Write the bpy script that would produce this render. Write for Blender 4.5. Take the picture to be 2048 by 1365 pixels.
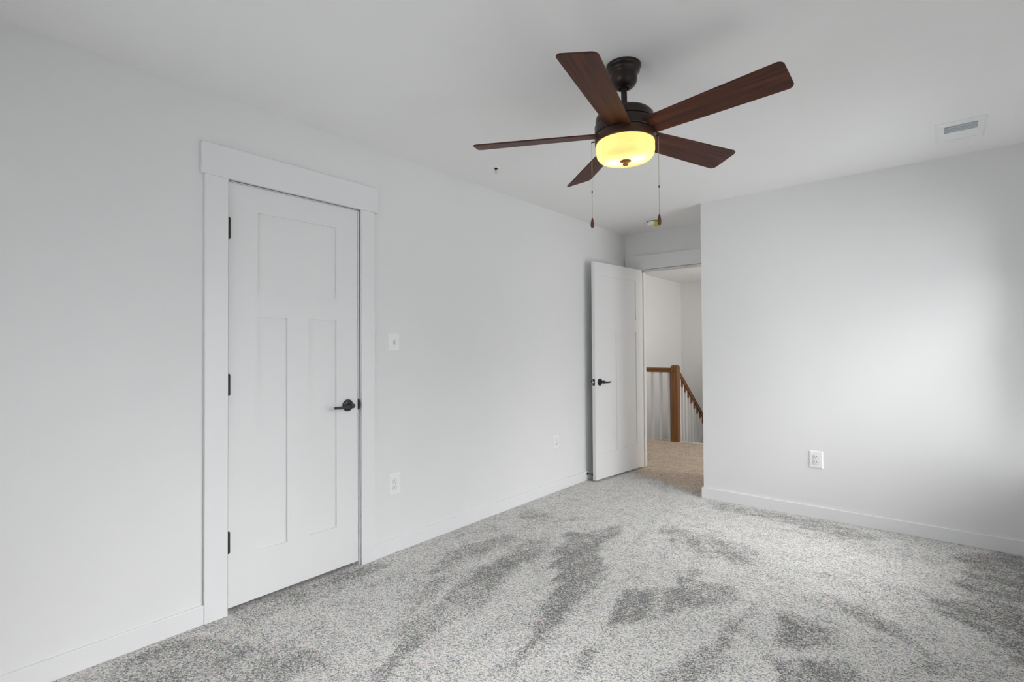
import bpy, bmesh, math, random
from mathutils import Vector, Matrix, noise

for o in list(bpy.data.objects):
    bpy.data.objects.remove(o, do_unlink=True)
S = bpy.context.scene
COL = S.collection
R = math.radians
PI = math.pi

# ------------------------------------------------------------------ camera
cam_d = bpy.data.cameras.new('camera')
cam_d.sensor_fit = 'HORIZONTAL'
cam_d.sensor_width = 36.0
cam_d.lens = 36.0 * 1024.0 / 2048.0
cam_d.clip_start = 0.02
cam = bpy.data.objects.new('camera', cam_d)
COL.objects.link(cam)
_r = Vector((0.76462675, 0.64444136, -0.00642323))
_u = Vector((0.01449983, -0.00723816, 0.99986867))
_f = Vector((-0.64431024, 0.76461947, 0.01487878))
cam.matrix_world = Matrix(((_r.x, _u.x, -_f.x, 2.5895),
                           (_r.y, _u.y, -_f.y, 0.0),
                           (_r.z, _u.z, -_f.z, 1.2403),
                           (0, 0, 0, 1)))
S.camera = cam

# ------------------------------------------------------------------ world, exposure
S.view_settings.view_transform = 'Standard'
S.view_settings.look = 'None'
S.view_settings.gamma = 1.0
S.view_settings.exposure = 0.0
S.view_settings.use_curve_mapping = False
W = bpy.data.worlds.new('sky')
S.world = W
W.use_nodes = True
W.node_tree.nodes['Background'].inputs[0].default_value = (0.80, 0.90, 1.0, 1)
W.node_tree.nodes['Background'].inputs[1].default_value = 1.0
S.cycles.use_denoising = True
S.cycles.max_bounces = 10
S.cycles.diffuse_bounces = 7
S.cycles.sample_clamp_indirect = 4.0


def area(name, loc, normal, sx, sy, power, col, spread=180):
    d = bpy.data.lights.new(name, 'AREA')
    d.shape = 'RECTANGLE'
    d.size, d.size_y = sx, sy
    d.energy = power
    d.color = col
    d.spread = R(spread)
    o = bpy.data.objects.new(name, d)
    COL.objects.link(o)
    o.location = loc
    o.rotation_euler = Vector(normal).to_track_quat('-Z', 'Y').to_euler()
    return o


# daylight entering the two windows of the right wall, the front wall window and the stairwell window
# (each window: high sky falling steeply in, plus light thrown back by the ground outside)
DAY = (0.985, 0.99, 1.0)
area('sky_far_window', (3.52, 3.46, 1.37), (-1, 0, -1.0), 1.30, 1.45, 20, DAY, 80)
area('ground_far_window', (3.52, 3.48, 1.06), (-1, 0, 0.78), 1.30, 1.60, 13.5, DAY)
area('side_far_window', (3.55, 3.25, 1.25), (-1, 0.7, -0.1), 1.40, 1.60, 11.5, DAY, 90)
area('sky_near_window', (3.58, 1.92, 1.42), (-1, -0.5, -0.6), 1.60, 1.60, 18.5, DAY, 60)
area('high_sky_near_window', (3.52, 1.70, 1.37), (-1, 0, -1.0), 1.40, 1.45, 8.5, DAY, 80)
area('ground_near_window', (3.52, 1.70, 0.98), (-1, 0, 0.78), 1.40, 1.45, 15, DAY)
area('sky_front_window', (1.10, -0.82, 1.62), (0, 1, -1.0), 1.80, 1.45, 6, DAY)
area('ground_front_window', (1.10, -0.82, 1.23), (0, 1, 0.78), 1.80, 1.45, 8, DAY)
area('sky_stair_window', (1.36, 7.95, 1.60), (-1, -0.2, -0.15), 1.30, 1.30, 38, (1.0, 0.975, 0.935))
area('hall_fill_light', (3.55, 5.9, 1.68), (-1, 0, -0.5), 1.20, 1.4, 75, (1.0, 0.965, 0.90))  # fill light added to brighten the hall landing

# ------------------------------------------------------------------ dimensions (metres)
H = 2.44
Y1 = 4.26          # back wall
Y2 = 4.955         # alcove end wall with the hall door
XC = 1.06          # alcove corner
XR = 3.15          # right wall
YF = -0.45         # front wall behind the camera
T = 0.115
BT, BH = 0.014, 0.087


# ------------------------------------------------------------------ materials
def newmat(name):
    m = bpy.data.materials.new(name)
    m.use_nodes = True
    nt = m.node_tree
    b = nt.nodes['Principled BSDF']
    return m, nt, b


def nd(nt, typ, **kw):
    n = nt.nodes.new(typ)
    for k, v in kw.items():
        setattr(n, k, v)
    return n


def paint(name, col, rough=0.6, bump=0.0, scale=300, spec=0.3):
    m, nt, b = newmat(name)
    b.inputs['Roughness'].default_value = rough
    b.inputs['Specular IOR Level'].default_value = spec
    tc = nd(nt, 'ShaderNodeTexCoord')
    n = nd(nt, 'ShaderNodeTexNoise')
    n.inputs['Scale'].default_value = 3.0
    n.inputs['Detail'].default_value = 4
    nt.links.new(tc.outputs['Object'], n.inputs['Vector'])
    r = nd(nt, 'ShaderNodeMixRGB')
    r.inputs[1].default_value = (*[c * 0.985 for c in col], 1)
    r.inputs[2].default_value = (*[min(1, c * 1.015) for c in col], 1)
    nt.links.new(n.outputs['Fac'], r.inputs[0])
    nt.links.new(r.outputs[0], b.inputs['Base Color'])
    if bump:
        n2 = nd(nt, 'ShaderNodeTexNoise')
        n2.inputs['Scale'].default_value = scale
        n2.inputs['Detail'].default_value = 3
        nt.links.new(tc.outputs['Object'], n2.inputs['Vector'])
        bp = nd(nt, 'ShaderNodeBump')
        bp.inputs['Strength'].default_value = bump
        bp.inputs['Distance'].default_value = 0.001
        nt.links.new(n2.outputs['Fac'], bp.inputs['Height'])
        nt.links.new(bp.outputs[0], b.inputs['Normal'])
    return m


def wood(name, dark, light, sx=1.5, sy=28.0, rough=0.45, coat=0.0, axis='X'):
    m, nt, b = newmat(name)
    tc = nd(nt, 'ShaderNodeTexCoord')
    mp = nd(nt, 'ShaderNodeMapping')
    sc = {'X': (sx, sy, sy), 'Y': (sy, sx, sy), 'Z': (sy, sy, sx)}[axis]
    mp.inputs['Scale'].default_value = sc
    nt.links.new(tc.outputs['Object'], mp.inputs['Vector'])
    n = nd(nt, 'ShaderNodeTexNoise')
    n.inputs['Scale'].default_value = 1.0
    n.inputs['Detail'].default_value = 6
    n.inputs['Roughness'].default_value = 0.65
    n.inputs['Distortion'].default_value = 0.6
    nt.links.new(mp.outputs[0], n.inputs['Vector'])
    n2 = nd(nt, 'ShaderNodeTexNoise')
    n2.inputs['Scale'].default_value = 5.0
    n2.inputs['Detail'].default_value = 4
    nt.links.new(mp.outputs[0], n2.inputs['Vector'])
    mul = nd(nt, 'ShaderNodeMath', operation='MULTIPLY_ADD')
    mul.inputs[1].default_value = 0.35
    nt.links.new(n2.outputs['Fac'], mul.inputs[0])
    nt.links.new(n.outputs['Fac'], mul.inputs[2])
    r = nd(nt, 'ShaderNodeValToRGB')
    r.color_ramp.elements[0].position = 0.48
    r.color_ramp.elements[0].color = (*dark, 1)
    r.color_ramp.elements[1].position = 0.86
    r.color_ramp.elements[1].color = (*light, 1)
    nt.links.new(mul.outputs[0], r.inputs[0])
    nt.links.new(r.outputs[0], b.inputs['Base Color'])
    b.inputs['Roughness'].default_value = rough
    b.inputs['Coat Weight'].default_value = coat
    return m


def plain(name, col, rough=0.4, metal=0.0, spec=0.5):
    m, nt, b = newmat(name)
    tc = nd(nt, 'ShaderNodeTexCoord')
    n = nd(nt, 'ShaderNodeTexNoise')
    n.inputs['Scale'].default_value = 36
    nt.links.new(tc.outputs['Object'], n.inputs['Vector'])
    mr = nd(nt, 'ShaderNodeMapRange')
    mr.inputs['To Min'].default_value = rough * 0.9
    mr.inputs['To Max'].default_value = min(1, rough * 1.1)
    nt.links.new(n.outputs['Fac'], mr.inputs['Value'])
    nt.links.new(mr.outputs[0], b.inputs['Roughness'])
    b.inputs['Base Color'].default_value = (*col, 1)
    b.inputs['Metallic'].default_value = metal
    b.inputs['Specular IOR Level'].default_value = spec
    return m


M_WALL = paint('wall_paint', (0.79, 0.79, 0.787), 0.75, 0.10, 260, 0.2)
M_CEIL = paint('ceiling_paint', (0.86, 0.86, 0.855), 0.85, 0.12, 220, 0.15)
M_TRIM = paint('trim_paint', (0.805, 0.805, 0.81), 0.38, 0.0, 200, 0.4)
M_DOOR = paint('door_paint', (0.79, 0.79, 0.79), 0.42, 0.03, 120, 0.4)
M_DARKIN = paint('closet_painted_shade', (0.05, 0.05, 0.05), 0.9)
M_BLACK = plain('black_hardware', (0.012, 0.012, 0.013), 0.42, 0.0, 0.5)
M_BRONZE = plain('oil_rubbed_bronze', (0.026, 0.017, 0.014), 0.38, 0.35, 0.5)
M_BRONZE2 = plain('warm_bronze', (0.060, 0.028, 0.017), 0.38, 0.35, 0.5)
M_FINIAL = plain('finial_bronze', (0.28, 0.12, 0.035), 0.4, 0.3, 0.5)
M_CHAIN = plain('chain_metal', (0.42, 0.36, 0.32), 0.35, 0.9, 0.5)
M_CHROME = plain('chrome', (0.75, 0.75, 0.75), 0.15, 1.0, 0.5)
M_PLASTIC = plain('white_plastic', (0.86, 0.865, 0.86), 0.35, 0.0, 0.5)
M_SLOT = plain('dark_slot', (0.03, 0.03, 0.03), 0.6)
M_YELLOW = plain('yellow_plastic', (0.62, 0.55, 0.045), 0.5)
M_VENTDARK = plain('vent_shaft', (0.86, 0.90, 0.92), 0.6)
M_VENT = plain('vent_enamel', (0.84, 0.84, 0.845), 0.4)
M_BLADE = wood('walnut_blade', (0.026, 0.008, 0.005), (0.120, 0.036, 0.018), 1.6, 30, 0.5)
M_BLADE.node_tree.nodes['Principled BSDF'].inputs['Specular IOR Level'].default_value = 0.25
M_FOB = wood('fob_wood', (0.06, 0.018, 0.010), (0.16, 0.055, 0.025), 8, 60, 0.4, axis='Z')
M_OAK_Z = wood('oak_newel', (0.17, 0.068, 0.022), (0.31, 0.140, 0.050), 2.0, 40, 0.4, axis='Z')
M_OAK_X = wood('oak_rail', (0.17, 0.068, 0.022), (0.31, 0.140, 0.050), 2.0, 40, 0.4, axis='X')
M_OAK_Y = wood('oak_rail_stair', (0.15, 0.060, 0.020), (0.27, 0.120, 0.042), 2.0, 40, 0.4, axis='Y')


def carpet_material():
    m, nt, b = newmat('cut_pile_carpet')
    L = nt.links.new
    tc = nd(nt, 'ShaderNodeTexCoord')
    at = nd(nt, 'ShaderNodeAttribute', attribute_name='nap_shade')
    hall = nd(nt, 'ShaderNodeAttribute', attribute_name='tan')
    # warp so that tufts do not line up
    tuft = nd(nt, 'ShaderNodeTexVoronoi')
    tuft.inputs['Scale'].default_value = 150
    L(tc.outputs['Object'], tuft.inputs['Vector'])
    fine = nd(nt, 'ShaderNodeTexNoise')
    fine.inputs['Scale'].default_value = 210
    fine.inputs['Detail'].default_value = 3
    fine.inputs['Roughness'].default_value = 0.7
    L(tc.outputs['Object'], fine.inputs['Vector'])
    mid = nd(nt, 'ShaderNodeTexNoise')
    mid.inputs['Scale'].default_value = 105
    mid.inputs['Detail'].default_value = 4
    mid.inputs['Roughness'].default_value = 0.7
    L(tc.outputs['Object'], mid.inputs['Vector'])
    big = nd(nt, 'ShaderNodeTexNoise')
    big.inputs['Scale'].default_value = 9
    big.inputs['Detail'].default_value = 6
    big.inputs['Roughness'].default_value = 0.62
    big.inputs['Distortion'].default_value = 0.4
    L(tc.outputs['Object'], big.inputs['Vector'])

    # nap and painted shade = attribute + large noise
    a1 = nd(nt, 'ShaderNodeMath', operation='MULTIPLY_ADD')   # big*0.9 - .45
    a1.inputs[1].default_value = 1.5
    a1.inputs[2].default_value = -0.72
    L(big.outputs['Fac'], a1.inputs[0])
    a2 = nd(nt, 'ShaderNodeMath', operation='ADD')
    L(a1.outputs[0], a2.inputs[0])
    L(at.outputs['Fac'], a2.inputs[1])
    a3 = nd(nt, 'ShaderNodeMapRange')
    a3.inputs['From Min'].default_value = -0.05
    a3.inputs['From Max'].default_value = 0.95
    L(a2.outputs[0], a3.inputs['Value'])
    # speckle: fraction of dark fibre tips grows with the nap and shade amount
    s1 = nd(nt, 'ShaderNodeMath', operation='MULTIPLY_ADD')
    s1.inputs[1].default_value = 0.50
    L(fine.outputs['Fac'], s1.inputs[0])
    s0 = nd(nt, 'ShaderNodeMath', operation='MULTIPLY')
    s0.inputs[1].default_value = 0.32
    L(mid.outputs['Fac'], s0.inputs[0])
    sep = nd(nt, 'ShaderNodeSeparateColor')
    L(tuft.outputs['Color'], sep.inputs[0])
    tv = nd(nt, 'ShaderNodeMath', operation='MULTIPLY_ADD')
    tv.inputs[1].default_value = 0.17
    L(sep.outputs[0], tv.inputs[0])
    L(s0.outputs[0], tv.inputs[2])
    L(tv.outputs[0], s1.inputs[2])
    s2 = nd(nt, 'ShaderNodeMath', operation='MULTIPLY_ADD')    # minus nap*k
    s2.inputs[1].default_value = -0.125
    L(a3.outputs[0], s2.inputs[0])
    L(s1.outputs[0], s2.inputs[2])
    ramp = nd(nt, 'ShaderNodeValToRGB')
    cr = ramp.color_ramp
    cr.elements[0].position = 0.31
    cr.elements[0].color = (0.12, 0.12, 0.112, 1)
    cr.elements[1].position = 0.60
    cr.elements[1].color = (0.86, 0.82, 0.78, 1)
    e = cr.elements.new(0.41)
    e.color = (0.33, 0.325, 0.31, 1)
    e = cr.elements.new(0.465)
    e.color = (0.60, 0.59, 0.57, 1)
    L(s2.outputs[0], ramp.inputs[0])
    # tuft tint: faint pink and green fibres
    tint = nd(nt, 'ShaderNodeMixRGB', blend_type='SOFT_LIGHT')
    tint.inputs[0].default_value = 0.20
    L(ramp.outputs[0], tint.inputs[1])
    L(tuft.outputs['Color'], tint.inputs[2])
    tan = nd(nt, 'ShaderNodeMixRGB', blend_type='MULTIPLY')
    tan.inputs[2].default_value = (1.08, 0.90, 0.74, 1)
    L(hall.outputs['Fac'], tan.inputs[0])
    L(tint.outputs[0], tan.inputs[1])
    L(tan.outputs[0], b.inputs['Base Color'])
    b.inputs['Roughness'].default_value = 1.0
    b.inputs['Specular IOR Level'].default_value = 0.05
    b.inputs['Sheen Weight'].default_value = 0.15
    b.inputs['Sheen Roughness'].default_value = 0.6
    hb = nd(nt, 'ShaderNodeMath', operation='ADD')
    L(s1.outputs[0], hb.inputs[0])
    h2 = nd(nt, 'ShaderNodeMath', operation='MULTIPLY')
    h2.inputs[1].default_value = -0.6
    L(tuft.outputs['Distance'], h2.inputs[0])
    L(h2.outputs[0], hb.inputs[1])
    bp = nd(nt, 'ShaderNodeBump')
    bp.inputs['Strength'].default_value = 0.75
    bp.inputs['Distance'].default_value = 0.006
    L(hb.outputs[0], bp.inputs['Height'])
    L(bp.outputs[0], b.inputs['Normal'])
    return m


M_CARPET = carpet_material()


def glass_bowl_material():
    m = bpy.data.materials.new('amber_alabaster_glass')
    m.use_nodes = True
    nt = m.node_tree
    L = nt.links.new
    nt.nodes.remove(nt.nodes['Principled BSDF'])
    out = nt.nodes['Material Output']
    tc = nd(nt, 'ShaderNodeTexCoord')
    n = nd(nt, 'ShaderNodeTexNoise')
    n.inputs['Scale'].default_value = 22
    n.inputs['Detail'].default_value = 4
    n.inputs['Distortion'].default_value = 1.2
    L(tc.outputs['Object'], n.inputs['Vector'])
    r = nd(nt, 'ShaderNodeMixRGB')
    r.inputs[1].default_value = (0.70, 0.52, 0.20, 1)
    r.inputs[2].default_value = (0.78, 0.62, 0.28, 1)
    L(n.outputs['Fac'], r.inputs[0])
    tr = nd(nt, 'ShaderNodeBsdfTranslucent')
    df = nd(nt, 'ShaderNodeBsdfPrincipled')
    df.inputs['Roughness'].default_value = 0.3
    L(r.outputs[0], tr.inputs[0])
    L(r.outputs[0], df.inputs['Base Color'])
    mx = nd(nt, 'ShaderNodeMixShader')
    mx.inputs[0].default_value = 0.25
    L(tr.outputs[0], mx.inputs[1])
    L(df.outputs[0], mx.inputs[2])
    em = nd(nt, 'ShaderNodeEmission')
    em.inputs['Color'].default_value = (1.0, 0.66, 0.22, 1)
    em.inputs['Strength'].default_value = 0.12
    ad = nd(nt, 'ShaderNodeAddShader')
    L(mx.outputs[0], ad.inputs[0])
    L(em.outputs[0], ad.inputs[1])
    L(ad.outputs[0], out.inputs[0])
    return m


M_BOWL = glass_bowl_material()


def bulb_material():
    m = bpy.data.materials.new('lit_bulb')
    m.use_nodes = True
    b = m.node_tree.nodes['Principled BSDF']
    b.inputs['Emission Color'].default_value = (1.0, 0.90, 0.74, 1)
    b.inputs['Emission Strength'].default_value = 28
    return m


def pane_material():
    m = bpy.data.materials.new('window_glass')
    m.use_nodes = True
    nt = m.node_tree
    nt.nodes.remove(nt.nodes['Principled BSDF'])
    t = nd(nt, 'ShaderNodeBsdfTransparent')
    g = nd(nt, 'ShaderNodeBsdfGlossy')
    g.inputs['Roughness'].default_value = 0.02
    f = nd(nt, 'ShaderNodeFresnel')
    mx = nd(nt, 'ShaderNodeMixShader')
    nt.links.new(f.outputs[0], mx.inputs[0])
    nt.links.new(t.outputs[0], mx.inputs[1])
    nt.links.new(g.outputs[0], mx.inputs[2])
    nt.links.new(mx.outputs[0], nt.nodes['Material Output'].inputs[0])
    return m


M_BULB = bulb_material()
M_PANE = pane_material()


# ------------------------------------------------------------------ mesh helpers
def box(bm, a, b, mat=None):
    """axis box from corner a to corner b, optional transform"""
    xs, ys, zs = zip(a, b)
    x0, x1, y0, y1, z0, z1 = min(xs), max(xs), min(ys), max(ys), min(zs), max(zs)
    co = [(x0, y0, z0), (x1, y0, z0), (x1, y1, z0), (x0, y1, z0),
          (x0, y0, z1), (x1, y0, z1), (x1, y1, z1), (x0, y1, z1)]
    if mat is not None:
        co = [mat @ Vector(c) for c in co]
    v = [bm.verts.new(c) for c in co]
    for f in ((0, 3, 2, 1), (4, 5, 6, 7), (0, 1, 5, 4), (1, 2, 6, 5), (2, 3, 7, 6), (3, 0, 4, 7)):
        bm.faces.new([v[i] for i in f])
    return v


def lathe(bm, prof, seg=48, center=(0, 0, 0), mat=None, cap=True):
    """prof: list of (r, z) from one end to the other"""
    rings = []
    for r, z in prof:
        ring = []
        if r < 1e-6:
            p = Vector((center[0], center[1], center[2] + z))
            if mat is not None:
                p = mat @ p
            rings.append([bm.verts.new(p)])
            continue
        for i in range(seg):
            a = 2 * PI * i / seg
            p = Vector((center[0] + r * math.cos(a), center[1] + r * math.sin(a), center[2] + z))
            if mat is not None:
                p = mat @ p
            ring.append(bm.verts.new(p))
        rings.append(ring)
    for A, B in zip(rings, rings[1:]):
        if len(A) == 1 and len(B) == 1:
            continue
        for i in range(seg):
            j = (i + 1) % seg
            if len(A) == 1:
                bm.faces.new((A[0], B[j], B[i]))
            elif len(B) == 1:
                bm.faces.new((A[i], A[j], B[0]))
            else:
                bm.faces.new((A[i], A[j], B[j], B[i]))
    if cap:
        for ring in (rings[0], rings[-1]):
            if len(ring) > 2:
                bm.faces.new(ring)


def tube(bm, pts, rad, seg=10):
    """tube through points, rad scalar or list"""
    pts = [Vector(p) for p in pts]
    n = len(pts)
    rr = rad if isinstance(rad, (list, tuple)) else [rad] * n
    prev = None
    rings = []
    for i, p in enumerate(pts):
        t = (pts[min(i + 1, n - 1)] - pts[max(i - 1, 0)]).normalized()
        if prev is None:
            up = Vector((0, 0, 1)) if abs(t.z) < 0.9 else Vector((1, 0, 0))
            x = t.cross(up).normalized()
        else:
            x = (prev - t * prev.dot(t)).normalized()
        prev = x
        y = t.cross(x)
        rings.append([bm.verts.new(p + (x * math.cos(2 * PI * k / seg) + y * math.sin(2 * PI * k / seg)) * rr[i])
                      for k in range(seg)])
    for A, B in zip(rings, rings[1:]):
        for k in range(seg):
            j = (k + 1) % seg
            bm.faces.new((A[k], A[j], B[j], B[k]))
    bm.faces.new(rings[0])
    bm.faces.new(rings[-1])


def prism(bm, poly, z0, z1, mat=None):
    """poly: list of (x, y) extruded from z0 to z1"""
    def P(x, y, z):
        v = Vector((x, y, z))
        return mat @ v if mat is not None else v
    a = [bm.verts.new(P(x, y, z0)) for x, y in poly]
    b = [bm.verts.new(P(x, y, z1)) for x, y in poly]
    bm.faces.new(a)
    bm.faces.new(b)
    n = len(poly)
    for i in range(n):
        j = (i + 1) % n
        bm.faces.new((a[i], a[j], b[j], b[i]))


def link(name, bm, mat, parent=None, smooth=False, bevel=0.0, seg=2, loc=None, fixn=True):
    if fixn:
        bmesh.ops.recalc_face_normals(bm, faces=bm.faces[:])
    me = bpy.data.meshes.new(name)
    bm.to_mesh(me)
    bm.free()
    me.materials.append(mat)
    o = bpy.data.objects.new(name, me)
    COL.objects.link(o)
    if parent is not None:
        o.parent = parent
    if loc is not None:
        o.location = loc
    if smooth:
        for p in me.polygons:
            p.use_smooth = True
        me.set_sharp_from_angle(angle=R(smooth if smooth is not True else 40))
    if bevel:
        mod = o.modifiers.new('bevel', 'BEVEL')
        mod.width = bevel
        mod.segments = seg
        mod.limit_method = 'ANGLE'
        mod.angle_limit = R(40)
    return o


def struct(o):
    o['kind'] = 'structure'
    return o


def empty(name, loc, label=None, cat=None, group=None, kind=None, rot=None):
    o = bpy.data.objects.new(name, None)
    COL.objects.link(o)
    o.location = loc
    o.empty_display_size = 0.1
    if rot is not None:
        o.rotation_euler = rot
    if label:
        o['label'] = label
    if cat:
        o['category'] = cat
    if group:
        o['group'] = group
    if kind:
        o['kind'] = kind
    return o


# ------------------------------------------------------------------ carpet floor with vacuum marks and a painted shadow
NAP_SHADE = [
 (0.55, [(0.05, 0.54), (0.06, 0.72), (0.14, 0.86), (0.37, 0.97), (0.6, 1.12), (0.71, 1.08), (0.69, 0.98), (0.68, 0.91), (0.82, 0.84), (0.27, 0.39)]),
 (0.75, [(0.6, 2.72), (0.72, 2.52), (0.73, 2.22), (0.79, 2.03), (0.87, 1.79), (0.88, 1.65), (0.87, 1.48), (0.94, 1.26), (0.98, 1.16), (1.02, 1.07), (0.96, 1.03), (0.93, 1.12), (0.82, 1.3), (0.7, 1.45), (0.7, 1.65), (0.6, 1.95), (0.58, 2.22), (0.5, 2.55)]),
 (1.0, [(1.3, 1.48), (1.18, 1.75), (1.08, 2.02), (1.0, 2.25), (0.73, 2.62), (0.63, 2.9), (0.87, 3.01), (0.98, 2.71), (1.17, 2.48), (1.19, 2.31), (1.24, 1.97), (1.27, 1.77), (1.28, 1.59)]),
 (0.8, [(1.33, 2.38), (1.47, 2.55), (1.59, 2.72), (1.78, 2.76), (1.79, 2.64), (1.65, 2.4), (1.55, 2.2), (1.46, 2.04), (1.41, 2.11)]),
 (0.8, [(1.89, 2.74), (1.88, 2.46), (1.89, 2.25), (1.91, 1.97), (1.92, 1.82), (1.81, 1.72), (1.75, 1.9), (1.83, 2.17), (1.85, 2.32), (1.86, 2.6)]),
 (1.0, [(2.0, 2.68), (2.23, 2.61), (2.18, 2.44), (2.08, 2.36), (2.05, 2.33), (2.01, 2.53)]),
 (0.9, [(2.07, 2.24), (2.26, 2.42), (2.32, 2.34), (2.34, 2.29), (2.37, 2.19), (2.13, 1.99)]),
 (0.7, [(2.11, 2.98), (2.29, 2.94), (2.41, 2.85), (2.54, 2.65), (2.59, 2.51), (2.53, 2.5), (2.48, 2.68), (2.37, 2.76), (2.24, 2.85)]),
 (0.85, [(2.68, 3.88), (2.6, 4.01), (2.81, 4.23), (3.1, 4.24), (3.12, 3.6), (3.0, 2.8), (2.87, 2.5), (2.81, 2.79), (2.75, 2.94), (2.66, 3.06), (2.48, 3.2), (2.67, 3.35), (2.61, 3.61)]),  # shadow under the window wall, painted into the carpet
 (0.6, [(1.05, 3.43), (1.62, 3.42), (1.78, 3.24), (1.71, 3.08), (1.5, 3.07), (1.21, 3.19)]),
 (0.9, [(1.47, 2.75), (1.48, 2.86), (1.54, 2.81), (1.56, 2.68), (1.52, 2.65)]),
 (0.6, [(0.3, 2.63), (0.45, 2.6), (0.45, 2.23), (0.45, 2.11), (0.45, 1.99), (0.41, 1.87), (0.27, 2.11)]),
 (0.8, [(1.39, 1.82), (1.47, 1.83), (1.5, 1.77), (1.5, 1.67), (1.49, 1.64), (1.45, 1.73)]),
 (0.6, [(0.01, 0.98), (0.02, 1.22), (0.03, 1.44), (0.02, 1.67), (0.03, 1.82), (0.16, 1.83), (0.18, 1.52), (0.18, 1.25), (0.15, 1.02)]),
 (0.5, [(0.11, 3.08), (0.34, 3.15), (0.38, 2.98), (0.2, 2.86)]),
 (0.55, [(1.09, 4.21), (1.64, 4.2), (2.08, 4.19), (2.26, 4.04), (2.11, 3.9), (1.69, 4.0), (1.23, 4.02)]),
 (0.6, [(0.49, 1.71), (0.5, 1.94), (0.65, 1.7), (0.65, 1.52)]),
 (0.8, [(0.74, 3.01), (0.84, 3.24), (0.92, 3.16), (0.93, 2.9)]),
]


def sdist(px, py, poly):
    """signed distance, negative inside"""
    d = 1e9
    inside = False
    n = len(poly)
    for i in range(n):
        ax, ay = poly[i]
        bx, by = poly[(i + 1) % n]
        ex, ey = bx - ax, by - ay
        wx, wy = px - ax, py - ay
        t = max(0.0, min(1.0, (wx * ex + wy * ey) / (ex * ex + ey * ey + 1e-12)))
        dx, dy = wx - ex * t, wy - ey * t
        d = min(d, dx * dx + dy * dy)
        if (ay > py) != (by > py) and px < (bx - ax) * (py - ay) / (by - ay) + ax:
            inside = not inside
    d = math.sqrt(d)
    return -d if inside else d


def nap_shade_value(x, y):
    q = noise.noise_vector(Vector((x * 9, y * 9, 3.1))) * 0.022 + noise.noise_vector(Vector((x * 28, y * 28, 7.7))) * 0.012
    wx, wy = x + q.x, y + q.y
    # streaks fanning out from the doorway, where the vacuum was pulled back and forth
    ax, ay = x - 0.95, y - 3.75
    th_, rd = math.atan2(ax, -ay), math.hypot(ax, ay)
    st = noise.noise(Vector((th_ * 7.5, rd * 1.1, 1.7)))
    st2 = noise.noise(Vector((th_ * 24, rd * 2.2, 9.2)))
    wx += st2 * 0.030
    wy += st2 * 0.020
    v = 0.0
    stk = 0.40 * max(0.0, st - 0.15) + 0.16 * st2
    for a, poly in NAP_SHADE:
        xs = [p[0] for p in poly]
        ys = [p[1] for p in poly]
        if wx < min(xs) - .08 or wx > max(xs) + .08 or wy < min(ys) - .08 or wy > max(ys) + .08:
            continue
        s = sdist(wx, wy, poly)
        k = max(0.0, min(1.0, 0.5 - s / 0.05))
        v = max(v, a * k)
    v = max(0.0, v * (0.84 + 0.5 * st2) + stk * (1.0 - 0.6 * v))
    # combed arcs left by the vacuum brush
    cx, cy = 0.72, 2.35
    rr = math.hypot(x - cx, y - cy)
    if 0.55 < rr < 0.98 and x > 1.15 and 2.3 < y < 3.35:
        v += 0.20 * max(0, math.sin(rr * 2 * PI / 0.052)) ** 3
    return v


def carpet(name, x0, x1, y0, y1, step, nap_shade=True):
    nx = max(1, int(round((x1 - x0) / step)))
    ny = max(1, int(round((y1 - y0) / step)))
    verts, faces, vals, tans = [], [], [], []
    for j in range(ny + 1):
        for i in range(nx + 1):
            x = x0 + (x1 - x0) * i / nx
            y = y0 + (y1 - y0) * j / ny
            verts.append((x, y, 0.0))
            vals.append(nap_shade_value(x, y) if nap_shade else 0.05)
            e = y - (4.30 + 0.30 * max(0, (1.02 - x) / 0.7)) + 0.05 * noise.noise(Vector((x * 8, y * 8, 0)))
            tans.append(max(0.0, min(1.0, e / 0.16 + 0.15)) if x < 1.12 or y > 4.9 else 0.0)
    for j in range(ny):
        for i in range(nx):
            a = j * (nx + 1) + i
            faces.append((a, a + 1, a + nx + 2, a + nx + 1))
    me = bpy.data.meshes.new(name)
    me.from_pydata(verts, [], faces)
    at = me.attributes.new('nap_shade', 'FLOAT', 'POINT')
    at.data.foreach_set('value', vals)
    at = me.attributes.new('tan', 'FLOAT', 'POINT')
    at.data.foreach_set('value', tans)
    me.materials.append(M_CARPET)
    o = bpy.data.objects.new(name, me)
    COL.objects.link(o)
    return o


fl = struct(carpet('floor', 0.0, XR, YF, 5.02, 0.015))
fh = struct(carpet('floor_hall', -1.14, 3.2, 5.02, 6.60, 0.03, nap_shade=False))

# ------------------------------------------------------------------ room shell
DY0, DY1, DZ = 0.985, 1.700, 2.050      # closet door opening in the left wall
bm = bmesh.new()
box(bm, (-T, YF - T, -0.02), (0, DY0, H + .02))
box(bm, (-T, DY1, -0.02), (0, Y2 + T, H + .02))
box(bm, (-T, DY0, DZ), (0, DY1, H + .02))
struct(link('wall_left', bm, M_WALL))

bm = bmesh.new()
box(bm, (XC, Y1, -0.02), (XR + .15, Y1 + T, H + .02))
struct(link('wall_back', bm, M_WALL))

bm = bmesh.new()
box(bm, (XC, Y1 + T, -0.02), (XC + T, Y2, H + .02))
struct(link('wall_alcove', bm, M_WALL))

HX0, HX1, HZ = 0.170, 0.990, 2.050      # hall doorway
bm = bmesh.new()
box(bm, (0, Y2, -0.02), (HX0, Y2 + T, H + .02))
box(bm, (HX1, Y2, -0.02), (XR + .15, Y2 + T, H + .02))
box(bm, (HX0, Y2, HZ), (HX1, Y2 + T, H + .02))
struct(link('wall_alcove_end', bm, M_WALL))


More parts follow.
